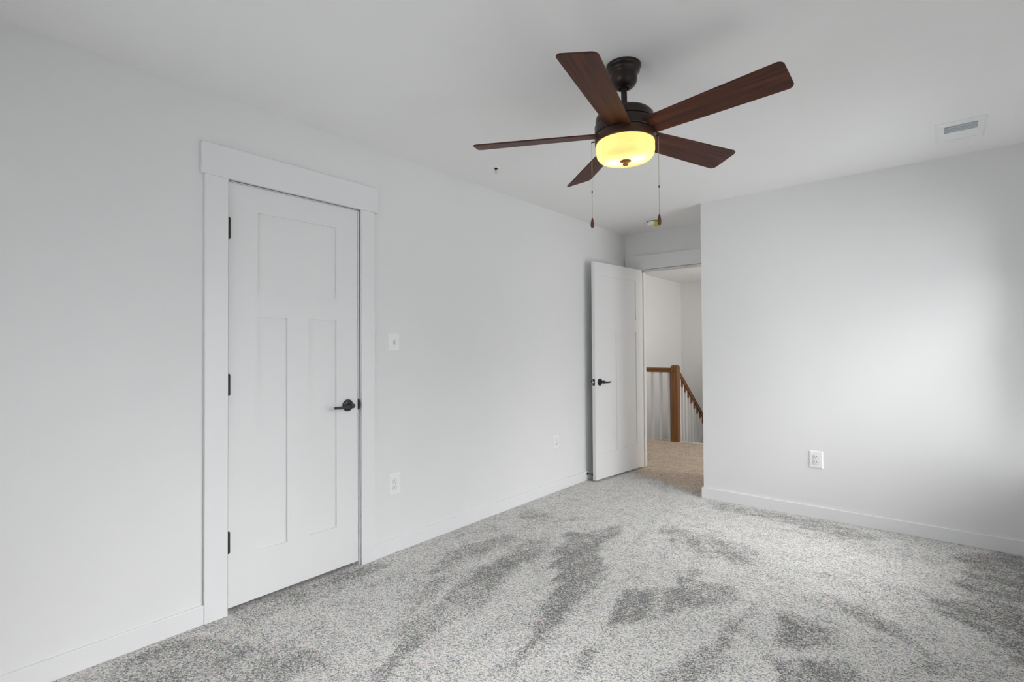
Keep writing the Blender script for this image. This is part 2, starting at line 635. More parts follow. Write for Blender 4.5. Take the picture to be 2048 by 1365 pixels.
def wall_with_windows(name, axis, pos, thick, lo, hi, wins, z0=-.02, z1=H + .02):
    """axis 'x': wall plane x=pos..pos+thick running along y"""
    bm = bmesh.new()

    def bx(a0, a1, c0, c1):
        if axis == 'x':
            box(bm, (pos, a0, c0), (pos + thick, a1, c1))
        else:
            box(bm, (a0, pos, c0), (a1, pos + thick, c1))
    cur = lo
    for (a0, a1, c0, c1) in sorted(wins):
        bx(cur, a0, z0, z1)
        bx(a0, a1, z0, c0)
        bx(a0, a1, c1, z1)
        cur = a1
    bx(cur, hi, z0, z1)
    return struct(link(name, bm, M_WALL))


WA = (2.90, 4.05, 0.48, 2.06)
WB = (1.10, 2.30, 0.45, 1.88)
WC = (0.30, 1.90, 0.72, 2.08)
wall_with_windows('wall_right', 'x', XR, 0.15, YF - T, Y1 + T, [WA, WB])
wall_with_windows('wall_front', 'y', YF - 0.15, 0.15, 0.0, XR, [WC])

bm = bmesh.new()
box(bm, (-T, YF - .15, H), (XR + .15, Y2 + .5 * T, H + .1))
struct(link('ceiling', bm, M_CEIL))
bm = bmesh.new()
box(bm, (-1.3, Y2 + .5 * T, H), (3.35, 9.5, H + .1))
struct(link('ceiling_hall', bm, M_CEIL))


def window(n, axis, pos, win, inward):
    a0, a1, c0, c1 = win
    w = empty('window_%d' % n, (pos, (a0 + a1) / 2, c0) if axis == 'x' else ((a0 + a1) / 2, pos, c0), kind='structure')
    off = Vector(w.location)

    def B(bm, p0, p1, a, b, c, d):
        if axis == 'x':
            box(bm, Vector((p0, a, c)) - off, Vector((p1, b, d)) - off)
        else:
            box(bm, Vector((a, p0, c)) - off, Vector((b, p1, d)) - off)
    f = .045
    out = pos - inward * 0.07
    bm = bmesh.new()
    p0, p1 = out, out - inward * 0.05
    B(bm, p0, p1, a0, a0 + f, c0, c1)
    B(bm, p0, p1, a1 - f, a1, c0, c1)
    B(bm, p0, p1, a0 + f, a1 - f, c0, c0 + f)
    B(bm, p0, p1, a0 + f, a1 - f, c1 - f, c1)
    cm = (c0 + c1) / 2
    B(bm, p0, p1, a0 + f, a1 - f, cm - .02, cm + .02)
    link('window_frame', bm, M_TRIM, w)
    bm = bmesh.new()
    pm = out - inward * 0.025
    B(bm, pm - .002, pm + .002, a0 + f, a1 - f, c0 + f, cm - .02)
    B(bm, pm - .002, pm + .002, a0 + f, a1 - f, cm + .02, c1 - f)
    link('pane', bm, M_PANE, w)
    # flat craftsman casing and sill round the opening, on the room side
    bm = bmesh.new()
    q0, q1 = pos, pos + inward * 0.018
    B(bm, q0, q1, a0 - .095, a0, c0 - .02, c1)
    B(bm, q0, q1, a1, a1 + .095, c0 - .02, c1)
    B(bm, q0, q1, a0 - .11, a1 + .11, c1, c1 + .14)
    link('casing', bm, M_TRIM, w, bevel=.0015)
    bm = bmesh.new()
    B(bm, pos, pos + inward * 0.035, a0 - .11, a1 + .11, c0 - .02, c0)
    link('sill', bm, M_TRIM, w, bevel=.002)
    return w


window(1, 'x', XR, WA, -1)
window(2, 'x', XR, WB, -1)
window(3, 'y', YF, WC, 1)

# closet behind the left wall door, its unlit inside painted as near-black walls
bm = bmesh.new()
box(bm, (-0.80, DY0 - .30, -0.02), (-0.78, DY1 + .30, H))
box(bm, (-0.78, DY0 - .30, -0.02), (-T, DY0 - .28, H))
box(bm, (-0.78, DY1 + .28, -0.02), (-T, DY1 + .30, H))
box(bm, (-0.78, DY0 - .28, -0.02), (-T, DY1 + .28, 0.0))
box(bm, (-0.78, DY0 - .28, H - .02), (-T, DY1 + .28, H))
struct(link('wall_closet', bm, M_DARKIN))
struct(carpet('floor_closet_threshold', -T, 0.0, DY0, DY1, 0.03, nap_shade=False))

# hall shell
bm = bmesh.new()
box(bm, (-1.26, Y2, -2.9), (-1.14, 9.5, H))
box(bm, (-1.14, Y2, -2.9), (-T, Y2 + T, H))
struct(link('wall_hall_left', bm, M_WALL))
bm = bmesh.new()
box(bm, (-1.14, 9.32, -2.9), (3.3, 9.44, H))
struct(link('wall_hall_far', bm, M_WALL))
WD = (7.35, 8.50, 1.00, 2.14)
WE = (5.35, 6.45, 0.90, 2.14)
wall_with_windows('wall_stair', 'x', 1.08, 0.12, 6.66, 9.32, [WD], z0=-2.9, z1=H)
wall_with_windows('wall_hall_right', 'x', 3.20, 0.12, Y2 + T, 9.32, [WE], z0=-0.02, z1=H)
window(4, 'x', 1.08, WD, -1)
window(5, 'x', 3.20, WE, -1)  # unseen window added to house the landing's fill light
bm = bmesh.new()
box(bm, (1.20, 6.60, -0.30), (3.2, 9.32, 0.0))
struct(link('floor_hall_side', bm, M_CARPET))
bm = bmesh.new()
box(bm, (-1.14, 6.60, -2.9), (1.08, 6.62, -0.03))
struct(link('wall_stair_head', bm, M_WALL))
bm = bmesh.new()
for i in range(11):
    box(bm, (-0.07, 6.62 + .25 * i, -0.19 * (i + 1) - 1.0), (1.08, 6.62 + .25 * (i + 1), -0.19 * (i + 1)))
struct(link('floor_stairs', bm, M_CARPET))
bm = bmesh.new()
box(bm, (-1.14, 6.62, -2.9), (1.08, 9.32, -2.85))
struct(link('floor_lower', bm, M_CARPET))
bm = bmesh.new()
box(bm, (-1.14, 5.0, -0.30), (3.2, 6.60, -0.012))
struct(link('floor_hall_slab', bm, M_TRIM))
bm = bmesh.new()
box(bm, (-1.14, 6.585, -0.20), (1.08, 6.625, 0.006))
struct(link('trim_stair_edge', bm, M_TRIM, bevel=.003))

# ------------------------------------------------------------------ baseboards
def base(name, boxes):
    bm = bmesh.new()
    for a, b in boxes:
        box(bm, a, b)
    return struct(link(name, bm, M_TRIM, bevel=.0025))


base('baseboard_left', [((0, 1.791, 0), (BT, Y2, BH)), ((0, YF, 0), (BT, 0.882, BH))])
base('baseboard_back', [((XC - BT, Y1 - BT, 0), (XR, Y1, BH)), ((XC - BT, Y1, 0), (XC, Y2 - .018, BH))])
base('baseboard_right', [((XR - BT, YF + BT, 0), (XR, Y1 - BT, BH))])
base('baseboard_front', [((BT, YF, 0), (XR - BT, YF + BT, BH))])
base('baseboard_hall', [((-1.14, Y2 + T, 0), (-1.126, 6.58, BH))])

# ------------------------------------------------------------------ trims (door casings and jambs)
bm = bmesh.new()
CT = 0.018
box(bm, (0, 0.882, 0), (CT, 0.981, 2.053))
box(bm, (0, 1.704, 0), (CT, 1.791, 2.053))
struct(link('trim_closet_casing', bm, M_TRIM, bevel=.0015))
bm = bmesh.new()
box(bm, (0, 0.867, 2.053), (CT + .004, 1.815, 2.200))
struct(link('trim_closet_header', bm, M_TRIM, bevel=.0015))
bm = bmesh.new()   # jamb lining with door stop
box(bm, (-T, DY0 - .002, 0), (0.0, DY0 + .001, DZ))
box(bm, (-T, DY1 - .0085, 0), (0.0, DY1 + .004, DZ))
box(bm, (-T, DY0, 2.0465), (0.0, DY1, DZ + .003))
box(bm, (-.060, DY1 - .020, 0), (-.040, DY1, DZ))
box(bm, (-.060, DY0, 0), (-.040, DY0 + .012, DZ))
box(bm, (-.060, DY0, 2.035), (-.040, DY1, DZ))
struct(link('trim_closet_jamb', bm, M_TRIM))
bm = bmesh.new()
box(bm, (0.012, Y2 - CT, 2.053), (XC, Y2, 2.198))
struct(link('trim_hall_header', bm, M_TRIM, bevel=.0015))
bm = bmesh.new()
box(bm, (0.070, Y2 - CT, 0), (HX0 - .006, Y2, 2.053))
box(bm, (HX1 + .006, Y2 - CT, 0), (XC - BT, Y2, 2.053))
struct(link('trim_hall_casing', bm, M_TRIM, bevel=.0015))
bm = bmesh.new()
box(bm, (HX0 - .004, Y2, 0), (HX0 + .006, Y2 + T, HZ))
box(bm, (HX1 - .006, Y2, 0), (HX1 + .004, Y2 + T, HZ))
box(bm, (HX0, Y2, HZ - .006), (HX1, Y2 + T, HZ + .003))
box(bm, (HX0, Y2 + .045, 0), (HX0 + .018, Y2 + .075, HZ))
box(bm, (HX0, Y2 + .045, HZ - .018), (HX1, Y2 + .075, HZ))
struct(link('trim_hall_jamb', bm, M_TRIM))


# ------------------------------------------------------------------ doors
def door_slab(W, Hh, st, top, lock0, lock1, bot, mul0, mul1, th=.035, rec=.009):
    """local: x along width 0..W, y 0..-th depth (front at y=0), z 0..Hh. one mesh."""
    bm = bmesh.new()
    box(bm, (0, 0, 0), (st, -th, Hh))
    box(bm, (W - st, 0, 0), (W, -th, Hh))
    box(bm, (st, 0, top), (W - st, -th, Hh))
    box(bm, (st, 0, lock0), (W - st, -th, lock1))
    box(bm, (st, 0, 0), (W - st, -th, bot))
    box(bm, (mul0, 0, bot), (mul1, -th, lock0))
    box(bm, (st, -rec, bot), (W - st, -th + rec, top))
    return bm


def lever_handle(parent, mat, side=1, flip=1, name='door_handle'):
    """rose centred at the origin of mat, outwards along local +y*side, lever towards local x*flip"""
    e = bpy.data.objects.new(name, None)
    e.empty_display_size = .05
    COL.objects.link(e)
    e.parent = parent
    e.matrix_local = mat
    rot = Matrix.Rotation(-PI / 2 * side, 4, 'X')
    bm = bmesh.new()
    lathe(bm, [(0, 0), (.0335, 0), (.0335, .005), (.031, .008), (.022, .0095), (.016, .012), (0, .012)], 40, mat=rot)
    link('rose', bm, M_BLACK, e, smooth=35)
    bm = bmesh.new()
    lathe(bm, [(0, .008), (.0125, .008), (.0115, .020), (.0115, .040), (.0135, .043), (.0135, .056), (.011, .059), (0, .059)], 28, mat=rot)
    # flat tapering lever blade
    n = 12
    prev = None
    for i in range(n + 1):
        t = i / n
        x = flip * (-.012 + .122 * t)
        z = -.003 * math.sin(t * PI) - .004 * t
        hw = .0095 - .003 * t
        y0, y1 = side * .0445, side * (.0545 - .002 * t)
        ring = [bm.verts.new(p) for p in ((x, y0, z - hw), (x, y1, z - hw), (x, y1, z + hw), (x, y0, z + hw))]
        if prev:
            for k in range(4):
                bm.faces.new((prev[k], prev[(k + 1) % 4], ring[(k + 1) % 4], ring[k]))
        else:
            bm.faces.new(ring)
        prev = ring
    bm.faces.new(prev)
    link('lever', bm, M_BLACK, e, smooth=35)
    return e


# closet door (door_1): hinged on the side nearer the camera corner, flush with the wall
d1 = empty('door_1', (0, 0.9885, 0.026), kind='structure', rot=(0, 0, PI / 2))
# local x -> world +y ; local y -> world -x
W1, H1 = 0.6995, 2.018


def mirror_y(bm):
    for v in bm.verts:
        v.co.y = -v.co.y


bm = door_slab(W1, H1, .135, 1.896, 1.378, 1.500, .230, .285, .402)
# front faces the room: world +x is local -y, so the slab body extends to local +y
mirror_y(bm)
slab = link('slab', bm, M_DOOR, d1)
for k, z in enumerate((1.822, 1.078, .336)):
    bm = bmesh.new()
    zz = z - .026
    tube(bm, [(-.0005, -.0065, zz - .047 + .0188 * i) for i in range(6)], .0068, 14)
    tube(bm, [(-.0005, -.0065, zz - .052), (-.0005, -.0065, zz - .047)], [.004, .0055], 12)
    tube(bm, [(-.0005, -.0065, zz + .047), (-.0005, -.0065, zz + .052)], [.0055, .004], 12)
    box(bm, (.0, -.0012, zz - .046), (.0035, .030, zz + .046))
    link('hinge', bm, M_BLACK, d1, smooth=35)
lever_handle(d1, Matrix.Translation((1.6225 - .9885, 0, .925 - .026)), side=-1, flip=-1)

# strike plate on the closet jamb
bm = bmesh.new()
prism(bm, [(.0075 + .0125 * math.cos(a), .031 * math.sin(a)) for a in [(-PI / 2) + PI * i / 16 for i in range(17)]] +
      [(-.03, .031), (-.03, -.031)], -.001, .0012,
      mat=Matrix(((1, 0, 0, -.004), (0, 0, -1, 1.6905), (0, 1, 0, .926), (0, 0, 0, 1))))
o = link('trim_strike_plate', bm, M_BLACK)
struct(o)

# hall door (door_2), standing open into the alcove against the left wall
hp = Vector((0.205, 4.926, 0.018))
ang = math.atan2(4.115 - 4.926, 0.1225 - 0.205)     # direction of the slab from hinge to free edge
d2 = empty('door_2', hp, kind='structure', rot=(0, 0, ang))
W2, H2 = 0.812, 2.027
bm = door_slab(W2, H2, .115, 1.905, 1.384, 1.508, .240, .3475, .4645)
# local x runs along the slab to the free edge; room face must point to world +x
nx = Vector((-math.sin(ang), math.cos(ang)))         # local +y in world
sgn = 1 if nx.x > 0 else -1
if sgn < 0:
    mirror_y(bm)
link('slab', bm, M_DOOR, d2)
lever_handle(d2, Matrix.Translation((W2 - .068, 0, .905)), side=sgn, flip=-1)
lever_handle(d2, Matrix.Translation((W2 - .068, -sgn * .035, .905)), side=-sgn, flip=-1, name='door_handle')
bm = bmesh.new()
box(bm, (W2 - .001, -sgn * .0045, .875), (W2 + .0015, -sgn * .0305, .935))
link('latch_plate', bm, M_BLACK, d2, bevel=.0006)
bm = bmesh.new()
box(bm, (W2 + .001, -sgn * .011, .898), (W2 + .011, -sgn * .024, .912))
link('latch_bolt', bm, M_CHROME, d2, bevel=.002)
for z in (1.80, 1.04, .29):
    bm = bmesh.new()
    tube(bm, [(-.003, sgn * -.041, z - .045), (-.003, sgn * -.041, z + .045)], .0065, 12)
    box(bm, (-.0012, -sgn * .005, z - .045), (.0, -sgn * .035, z + .045))
    link('hinge', bm, M_BLACK, d2, smooth=35)


# ------------------------------------------------------------------ electrical plates
def place(origin, normal):
    """local x: right along wall, local y: out of the wall, local z: up"""
    n = Vector(normal)
    z = Vector((0, 0, 1))
    x = n.cross(z)
    return Matrix(((x.x, n.x, 0, origin[0]), (x.y, n.y, 0, origin[1]), (0, 0, 1, origin[2]), (0, 0, 0, 1)))


def plate_bm(w, h, d=.0055, holes=None):
    bm = bmesh.new()
    b = .007
    v0 = [bm.verts.new(p) for p in ((-w / 2, 0, -h / 2), (w / 2, 0, -h / 2), (w / 2, 0, h / 2), (-w / 2, 0, h / 2))]
    v1 = [bm.verts.new((p[0], .0018, p[1])) for p in ((-w / 2, -h / 2), (w / 2, -h / 2), (w / 2, h / 2), (-w / 2, h / 2))]
    v2 = [bm.verts.new((p[0], d, p[1])) for p in ((-w / 2 + b, -h / 2 + b), (w / 2 - b, -h / 2 + b), (w / 2 - b, h / 2 - b), (-w / 2 + b, h / 2 - b))]
    bm.faces.new(v0)
    for A, B in ((v0, v1), (v1, v2)):
        for i in range(4):
            bm.faces.new((A[i], A[(i + 1) % 4], B[(i + 1) % 4], B[i]))
    bm.faces.new(v2)
    return bm


def screw_bm(z, d=.0055):
    bm = bmesh.new()
    lathe(bm, [(0, 0), (.0032, 0), (.0028, .0012), (0, .0014)], 16, mat=Matrix.Translation((0, d, z)) @ Matrix.Rotation(-PI / 2, 4, 'X'))
    return bm


def outlet(mat, w, h, label):
    e = empty('power_outlet', (0, 0, 0), label, 'outlet', 'duplex outlets on the bedroom walls')
    e.matrix_world = mat
    link('cover_plate', plate_bm(w, h), M_PLASTIC, e)
    link('screw', screw_bm(0), M_PLASTIC, e, smooth=40)
    for s in (1, -1):
        zc = s * .0195
        bm = bmesh.new()
        poly = []
        for i in range(32):
            a = 2 * PI * i / 32
            poly.append((.0172 * math.cos(a), max(-.0142, min(.0142, .0172 * math.sin(a)))))
        prism(bm, poly, .0045, .0085, mat=Matrix(((1, 0, 0, 0), (0, 0, 1, 0), (0, 1, 0, zc), (0, 0, 0, 1))))
        r = link('receptacle', bm, M_PLASTIC, e, bevel=.0006)
        bm = bmesh.new()
        box(bm, (-.0078, .0082, zc + .0005), (-.0052, .0089, zc + .0095))
        box(bm, (.0055, .0082, zc + .0015), (.0078, .0089, zc + .0085))
        lathe(bm, [(0, .0082), (.0027, .0082), (.0027, .0089), (0, .0089)], 14,
              mat=Matrix.Translation((0, 0, zc - .0068)) @ Matrix.Rotation(-PI / 2, 4, 'X'))
        link('slots', bm, M_SLOT, r)
        # dark seam round the receptacle face
        bm = bmesh.new()
        prism(bm, [(x * 1.07, y * 1.07) for x, y in poly], .0050, .0058, mat=Matrix(((1, 0, 0, 0), (0, 0, 1, 0), (0, 1, 0, zc), (0, 0, 0, 1))))
        link('seam', bm, plainseam, r)
    return e


plainseam = plain('plate_seam', (0.42, 0.42, 0.41), 0.6)
outlet(place((0, 1.9455, .4115), (1, 0, 0)), .088, .134, 'white duplex outlet low on the long left wall beside the closet door casing')
outlet(place((0, 3.658, .428), (1, 0, 0)), .080, .120, 'white duplex outlet low on the left wall next to the open hall door')
outlet(place((1.8715, Y1, .423), (0, -1, 0)), .090, .125, 'white duplex outlet on the far wall right of the doorway, above its baseboard')

sw = empty('light_switch', (0, 0, 0), 'white toggle light switch plate at hand height right of the closet door', 'switch')
sw.matrix_world = place((0, 1.942, 1.2845), (1, 0, 0))
link('cover_plate', plate_bm(.084, .116), M_PLASTIC, sw)
link('screw', screw_bm(.030), M_PLASTIC, sw, smooth=40)
link('screw', screw_bm(-.030), M_PLASTIC, sw, smooth=40)
bm = bmesh.new()
box(bm, (-.0055, .0048, -.0125), (.0055, .0060, .0125))
link('toggle_slot', bm, plainseam, sw)
bm = bmesh.new()
box(bm, (-.0036, .0055, -.004), (.0036, .018, .003), mat=Matrix.Translation((0, 0, .001)) @ Matrix.Rotation(R(28), 4, 'X'))
link('toggle', bm, M_PLASTIC, sw, bevel=.0008)

# ------------------------------------------------------------------ door stop on the left baseboard
ds = empty('door_stop', (BT, 4.143, .060), 'short black door stop screwed to the baseboard behind the open hall door', 'door stop')
ds.rotation_euler = (0, PI / 2, 0)
bm = bmesh.new()
lathe(bm, [(0, 0), (.0125, 0), (.0115, .004), (.006, .008), (0, .008)], 24)
link('base_flange', bm, M_BLACK, ds, smooth=35)
bm = bmesh.new()
lathe(bm, [(0, .006), (.0042, .006), (.0042, .052), (0, .052)], 16)
link('rod', bm, M_BLACK, ds, smooth=35)
bm = bmesh.new()
lathe(bm, [(0, .050), (.008, .050), (.0085, .056), (.007, .062), (0, .063)], 20)
link('bumper', bm, M_BLACK, ds, smooth=35)

# ------------------------------------------------------------------ ceiling vent
cv = empty('ceiling_vent', (2.679, 3.778, H), 'white rectangular ceiling register with two banks of louvers, near the window', 'vent')


def ring_bm(x0, x1, y0, y1, ix0, ix1, iy0, iy1, z0, z1):
    bm = bmesh.new()
    box(bm, (x0, y0, z0), (x1, iy0, z1))
    box(bm, (x0, iy1, z0), (x1, y1, z1))
    box(bm, (x0, iy0, z0), (ix0, iy1, z1))
    box(bm, (ix1, iy0, z0), (x1, iy1, z1))
    return bm


bm = bmesh.new()
ox, oy, ix, iya, iyb, zb = .106, .171, .069, -.123, .126, -.007
o0 = [(-ox, -oy), (ox, -oy), (ox, oy), (-ox, oy)]
o1 = [(-ox + .012, -oy + .012), (ox - .012, -oy + .012), (ox - .012, oy - .012), (-ox + .012, oy - .012)]
i0 = [(-ix, iya), (ix, iya), (ix, iyb), (-ix, iyb)]
L0 = [bm.verts.new((x, y, 0)) for x, y in o0]
L1 = [bm.verts.new((x, y, -.0035)) for x, y in o0]
L2 = [bm.verts.new((x, y, zb)) for x, y in o1]
L3 = [bm.verts.new((x, y, zb)) for x, y in i0]
L4 = [bm.verts.new((x, y, 0)) for x, y in i0]
for A, B in ((L0, L1), (L1, L2), (L2, L3), (L3, L4), (L4, L0)):
    for i in range(4):
        bm.faces.new((A[i], A[(i + 1) % 4], B[(i + 1) % 4], B[i]))
link('frame', bm, M_VENT, cv)
bm = bmesh.new()
box(bm, (-ix, iya, -.0008), (ix, iyb, -.0001))
link('shaft_opening', bm, M_VENTDARK, cv)
bm = bmesh.new()
box(bm, (-ix, -.006, zb), (ix, .004, -.0006))
link('divider', bm, M_VENT, cv)
for k in range(6):
    y = iya + .010 + k * .0205
    bm = bmesh.new()
    box(bm, (-ix, -.0085, -.0004), (ix, .0085, .0004), mat=Matrix.Translation((0, y, -.0042)) @ Matrix.Rotation(R(32), 4, 'X'))
    link('louver', bm, M_VENTDARK, cv)
for k in range(7):
    y = .012 + k * .0178
    bm = bmesh.new()
    box(bm, (-ix, -.0095, -.0004), (ix, .0095, .0004), mat=Matrix.Translation((0, y, -.0038)) @ Matrix.Rotation(R(-14), 4, 'X'))
    link('louver', bm, M_VENT, cv)
bm = bmesh.new()
box(bm, (-.022, iya - .004, -.016), (-.017, iya + .010, zb + .001))
link('damper_lever', bm, M_VENT, cv)
for sy in (-oy + .03, oy - .022):
    bm = bmesh.new()
    lathe(bm, [(0, -.0062), (.004, -.0062), (.003, -.0085), (0, -.009)], 14, center=(0, sy, 0))
    link('screw', bm, M_VENT, cv, smooth=40)

# ------------------------------------------------------------------ sprinkler head
sp = empty('sprinkler_head', (.338, 2.519, H), 'tiny pendent fire sprinkler head on the ceiling left of the fan', 'sprinkler')
bm = bmesh.new()
lathe(bm, [(.013, 0), (.025, 0), (.024, -.003), (.014, -.004), (.013, 0)], 32, cap=False)
link('escutcheon', bm, M_PLASTIC, sp, smooth=35)
bm = bmesh.new()
lathe(bm, [(0, -.001), (.011, -.001), (.010, -.010), (.0065, -.012), (0, -.012)], 20)
link('body', bm, M_BLACK, sp, smooth=35)
bm = bmesh.new()
for s in (1, -1):
    tube(bm, [(s * .008, 0, -.011), (s * .0095, 0, -.020), (s * .006, 0, -.029), (0, 0, -.033)], .0016, 8)
link('frame_arms', bm, M_CHROME, sp, smooth=40)
bm = bmesh.new()
tube(bm, [(0, 0, -.012), (0, 0, -.032)], .0016, 10)
link('glass_bulb', bm, plain('bulb_red', (.25, .05, .03), .2), sp, smooth=40)
bm = bmesh.new()
lathe(bm, [(0, -.033), (.011, -.033), (.011, -.0345), (0, -.0345)], 20)
link('deflector', bm, M_CHROME, sp, smooth=35)

# ------------------------------------------------------------------ smoke detector
sm = empty('smoke_detector', (.500, 4.585, H), 'round white smoke detector with a yellow cover piece on the alcove ceiling', 'smoke detector')
bm = bmesh.new()
lathe(bm, [(0, 0), (.066, 0), (.066, -.006), (0, -.006)], 48)
link('base_plate', bm, plain('detector_base', (.07, .07, .07), .6), sm, smooth=35)
bm = bmesh.new()
lathe(bm, [(0, -.006), (.064, -.006), (.063, -.018), (.057, -.030), (.045, -.037), (.020, -.040), (0, -.040)], 48)
link('body', bm, M_PLASTIC, sm, smooth=35)
bm = bmesh.new()
lathe(bm, [(0, -.039), (.006, -.039), (.006, -.0415), (0, -.0415)], 16, center=(-.022, -.018, 0))
link('test_button', bm, plainseam, sm)
bm = bmesh.new()   # yellow cap remnant wrapping the side away from the corner
prof = [(.067, -.004), (.069, -.020), (.062, -.034), (.050, -.043), (.018, -.046)]
na = 16
rings = []
for i in range(na + 1):
    a = R(-62) + R(112) * i / na
    rings.append([bm.verts.new((r * math.cos(a), r * math.sin(a), z)) for r, z in prof])
for A, B in zip(rings, rings[1:]):
    for k in range(len(prof) - 1):
        bm.faces.new((A[k], A[k + 1], B[k + 1], B[k]))
o = link('yellow_cover', bm, M_YELLOW, sm, smooth=40)
md = o.modifiers.new('solid', 'SOLIDIFY')
md.thickness = .002
o['label'] = 'yellow plastic cover piece'

# ------------------------------------------------------------------ ceiling fan
TX, TY = -0.0133540473, -0.0211
fan = empty('ceiling_fan', (1.566, 1.962, 2.40), 'five-blade walnut and dark bronze ceiling fan with lit amber glass bowl', 'ceiling fan')
th = math.hypot(TX, TY)
tilt = Matrix.Rotation(th, 4, Vector((TX, TY, 0)).normalized())
fan.matrix_world = Matrix.Translation((1.566, 1.962, 2.40)) @ tilt
Z0 = 2.40


def fz(prof):
    return [(r, z - Z0) for r, z in prof]


bm = bmesh.new()
lathe(bm, fz([(0, 2.4402), (.072, 2.4402), (.073, 2.434), (.071, 2.428), (.066, 2.424), (.068, 2.420), (.067, 2.412), (.060, 2.406), (.056, 2.400),
              (.057, 2.392), (.056, 2.372), (.050, 2.358), (.040, 2.348), (.026, 2.342), (.021, 2.343), (.020, 2.350), (0, 2.350)]), 64)
c = link('canopy', bm, M_BRONZE, fan, smooth=50)
c.matrix_local = tilt.inverted()
bm = bmesh.new()
lathe(bm, fz([(0, 2.356), (.0125, 2.356), (.0125, 2.262), (.020, 2.258), (.022, 2.246), (.022, 2.232), (0, 2.232)]), 32)
link('downrod', bm, M_BRONZE, fan, smooth=35)
bm = bmesh.new()
lathe(bm, fz([(0, 2.236), (.030, 2.236), (.085, 2.233), (.110, 2.228), (.119, 2.218), (.122, 2.205), (.122, 2.1885), (0, 2.1885)]), 72)
link('motor_cap', bm, M_BRONZE, fan, smooth=35)
bm = bmesh.new()
lathe(bm, fz([(0, 2.192), (.104, 2.192), (.104, 2.184), (.124, 2.184), (.126, 2.181), (.126, 2.145), (.124, 2.1425), (.112, 2.1425), (0, 2.141)]), 72)
link('motor_housing', bm, M_BRONZE, fan, smooth=35)
bm = bmesh.new()
lathe(bm, fz([(0, 2.142), (.112, 2.142), (.112, 2.1385), (.1255, 2.1385), (.1265, 2.136), (.1265, 2.108), (.1245, 2.103), (.118, 2.103), (.118, 2.120), (0, 2.120)]), 72)
link('light_fitter_ring', bm, M_BRONZE2, fan, smooth=35)
bm = bmesh.new()
outer = [(.119, 2.106), (.1215, 2.100), (.1215, 2.068), (.118, 2.052), (.109, 2.041), (.092, 2.0345), (.060, 2.030), (.010, 2.029)]
outer = [(.113, 2.108)] + outer
lathe(bm, fz(outer), 72, cap=False)
link('glass_bowl', bm, M_BOWL, fan, smooth=60)
bm = bmesh.new()
lathe(bm, fz([(0, 2.033), (.024, 2.033), (.0245, 2.030), (.020, 2.027), (.0115, 2.024), (.0105, 2.019), (.0125, 2.016), (.0105, 2.012), (0, 2.011)]), 32)
link('finial', bm, M_FINIAL, fan, smooth=40)
for sgn_ in (1, -1):      # two bulbs lying head to base across the bowl
    bm = bmesh.new()
    q = [(sgn_ * (.012 + .009 * i), sgn_ * .012, 2.068 - Z0) for i in range(8)]
    tube(bm, q, [.008, .014, .0165, .017, .016, .013, .0105, .010], 16)
    link('light_bulb', bm, M_BULB, fan, smooth=60)

BL = [(284.1315, .0005, -.2225, .6428), (356.8081, .0056, -.2347, .6341), (429.444, .0021, -.2525, .6326),
      (500.7518, .0076, -.3405, .6361), (572.9432, -.0159, -.2695, .6437)]
r0, rt = .098, .640


def blade_mesh():
    wr, wt, cr = .053, .0725, .022
    L = rt
    pts = []
    # outline counterclockwise, x along the blade
    for i in range(13):
        t = i / 12
        pts.append((r0 + (L - cr - r0) * t, -(wr + (wt - wr) * t ** 0.9)))
    for i in range(1, 8):
        a = -PI / 2 + (PI / 2) * i / 7
        pts.append((L - cr + cr * math.cos(a), -wt + cr + cr * math.sin(a)))
    for i in range(0, 7):
        a = (PI / 2) * i / 7
        pts.append((L - cr + cr * math.cos(a), wt - cr + cr * math.sin(a)))
    for i in range(13):
        t = 1 - i / 12
        pts.append((r0 + (L - cr - r0) * t, (wr + (wt - wr) * t ** 0.9)))
    bm = bmesh.new()
    prism(bm, pts, -.003, .003)
    return bm


def set_parent_matrix(o, m):
    o.matrix_local = m


first = None
for a, droop, pit, rr in BL:
    m = (Matrix.Translation((0, 0, 2.146 - Z0)) @ Matrix.Rotation(R(a), 4, 'Z') @
         Matrix.Rotation(-math.atan2(droop, rr), 4, 'Y') @ Matrix.Rotation(pit, 4, 'X') @ Matrix.Diagonal((rr / rt, 1, 1, 1)))
    if first is None:
        first = link('blade', blade_mesh(), M_BLADE, fan, bevel=.002)
        b = first
        bm = bmesh.new()
        box(bm, (.055, -.020, .0032), (.150, .020, .0070))
        iron = link('blade_iron', bm, M_BRONZE, first, bevel=.001)
    else:
        b = first.copy()
        COL.objects.link(b)
        b.parent = fan
        ir = iron.copy()
        COL.objects.link(ir)
        ir.parent = b
    b.matrix_local = m


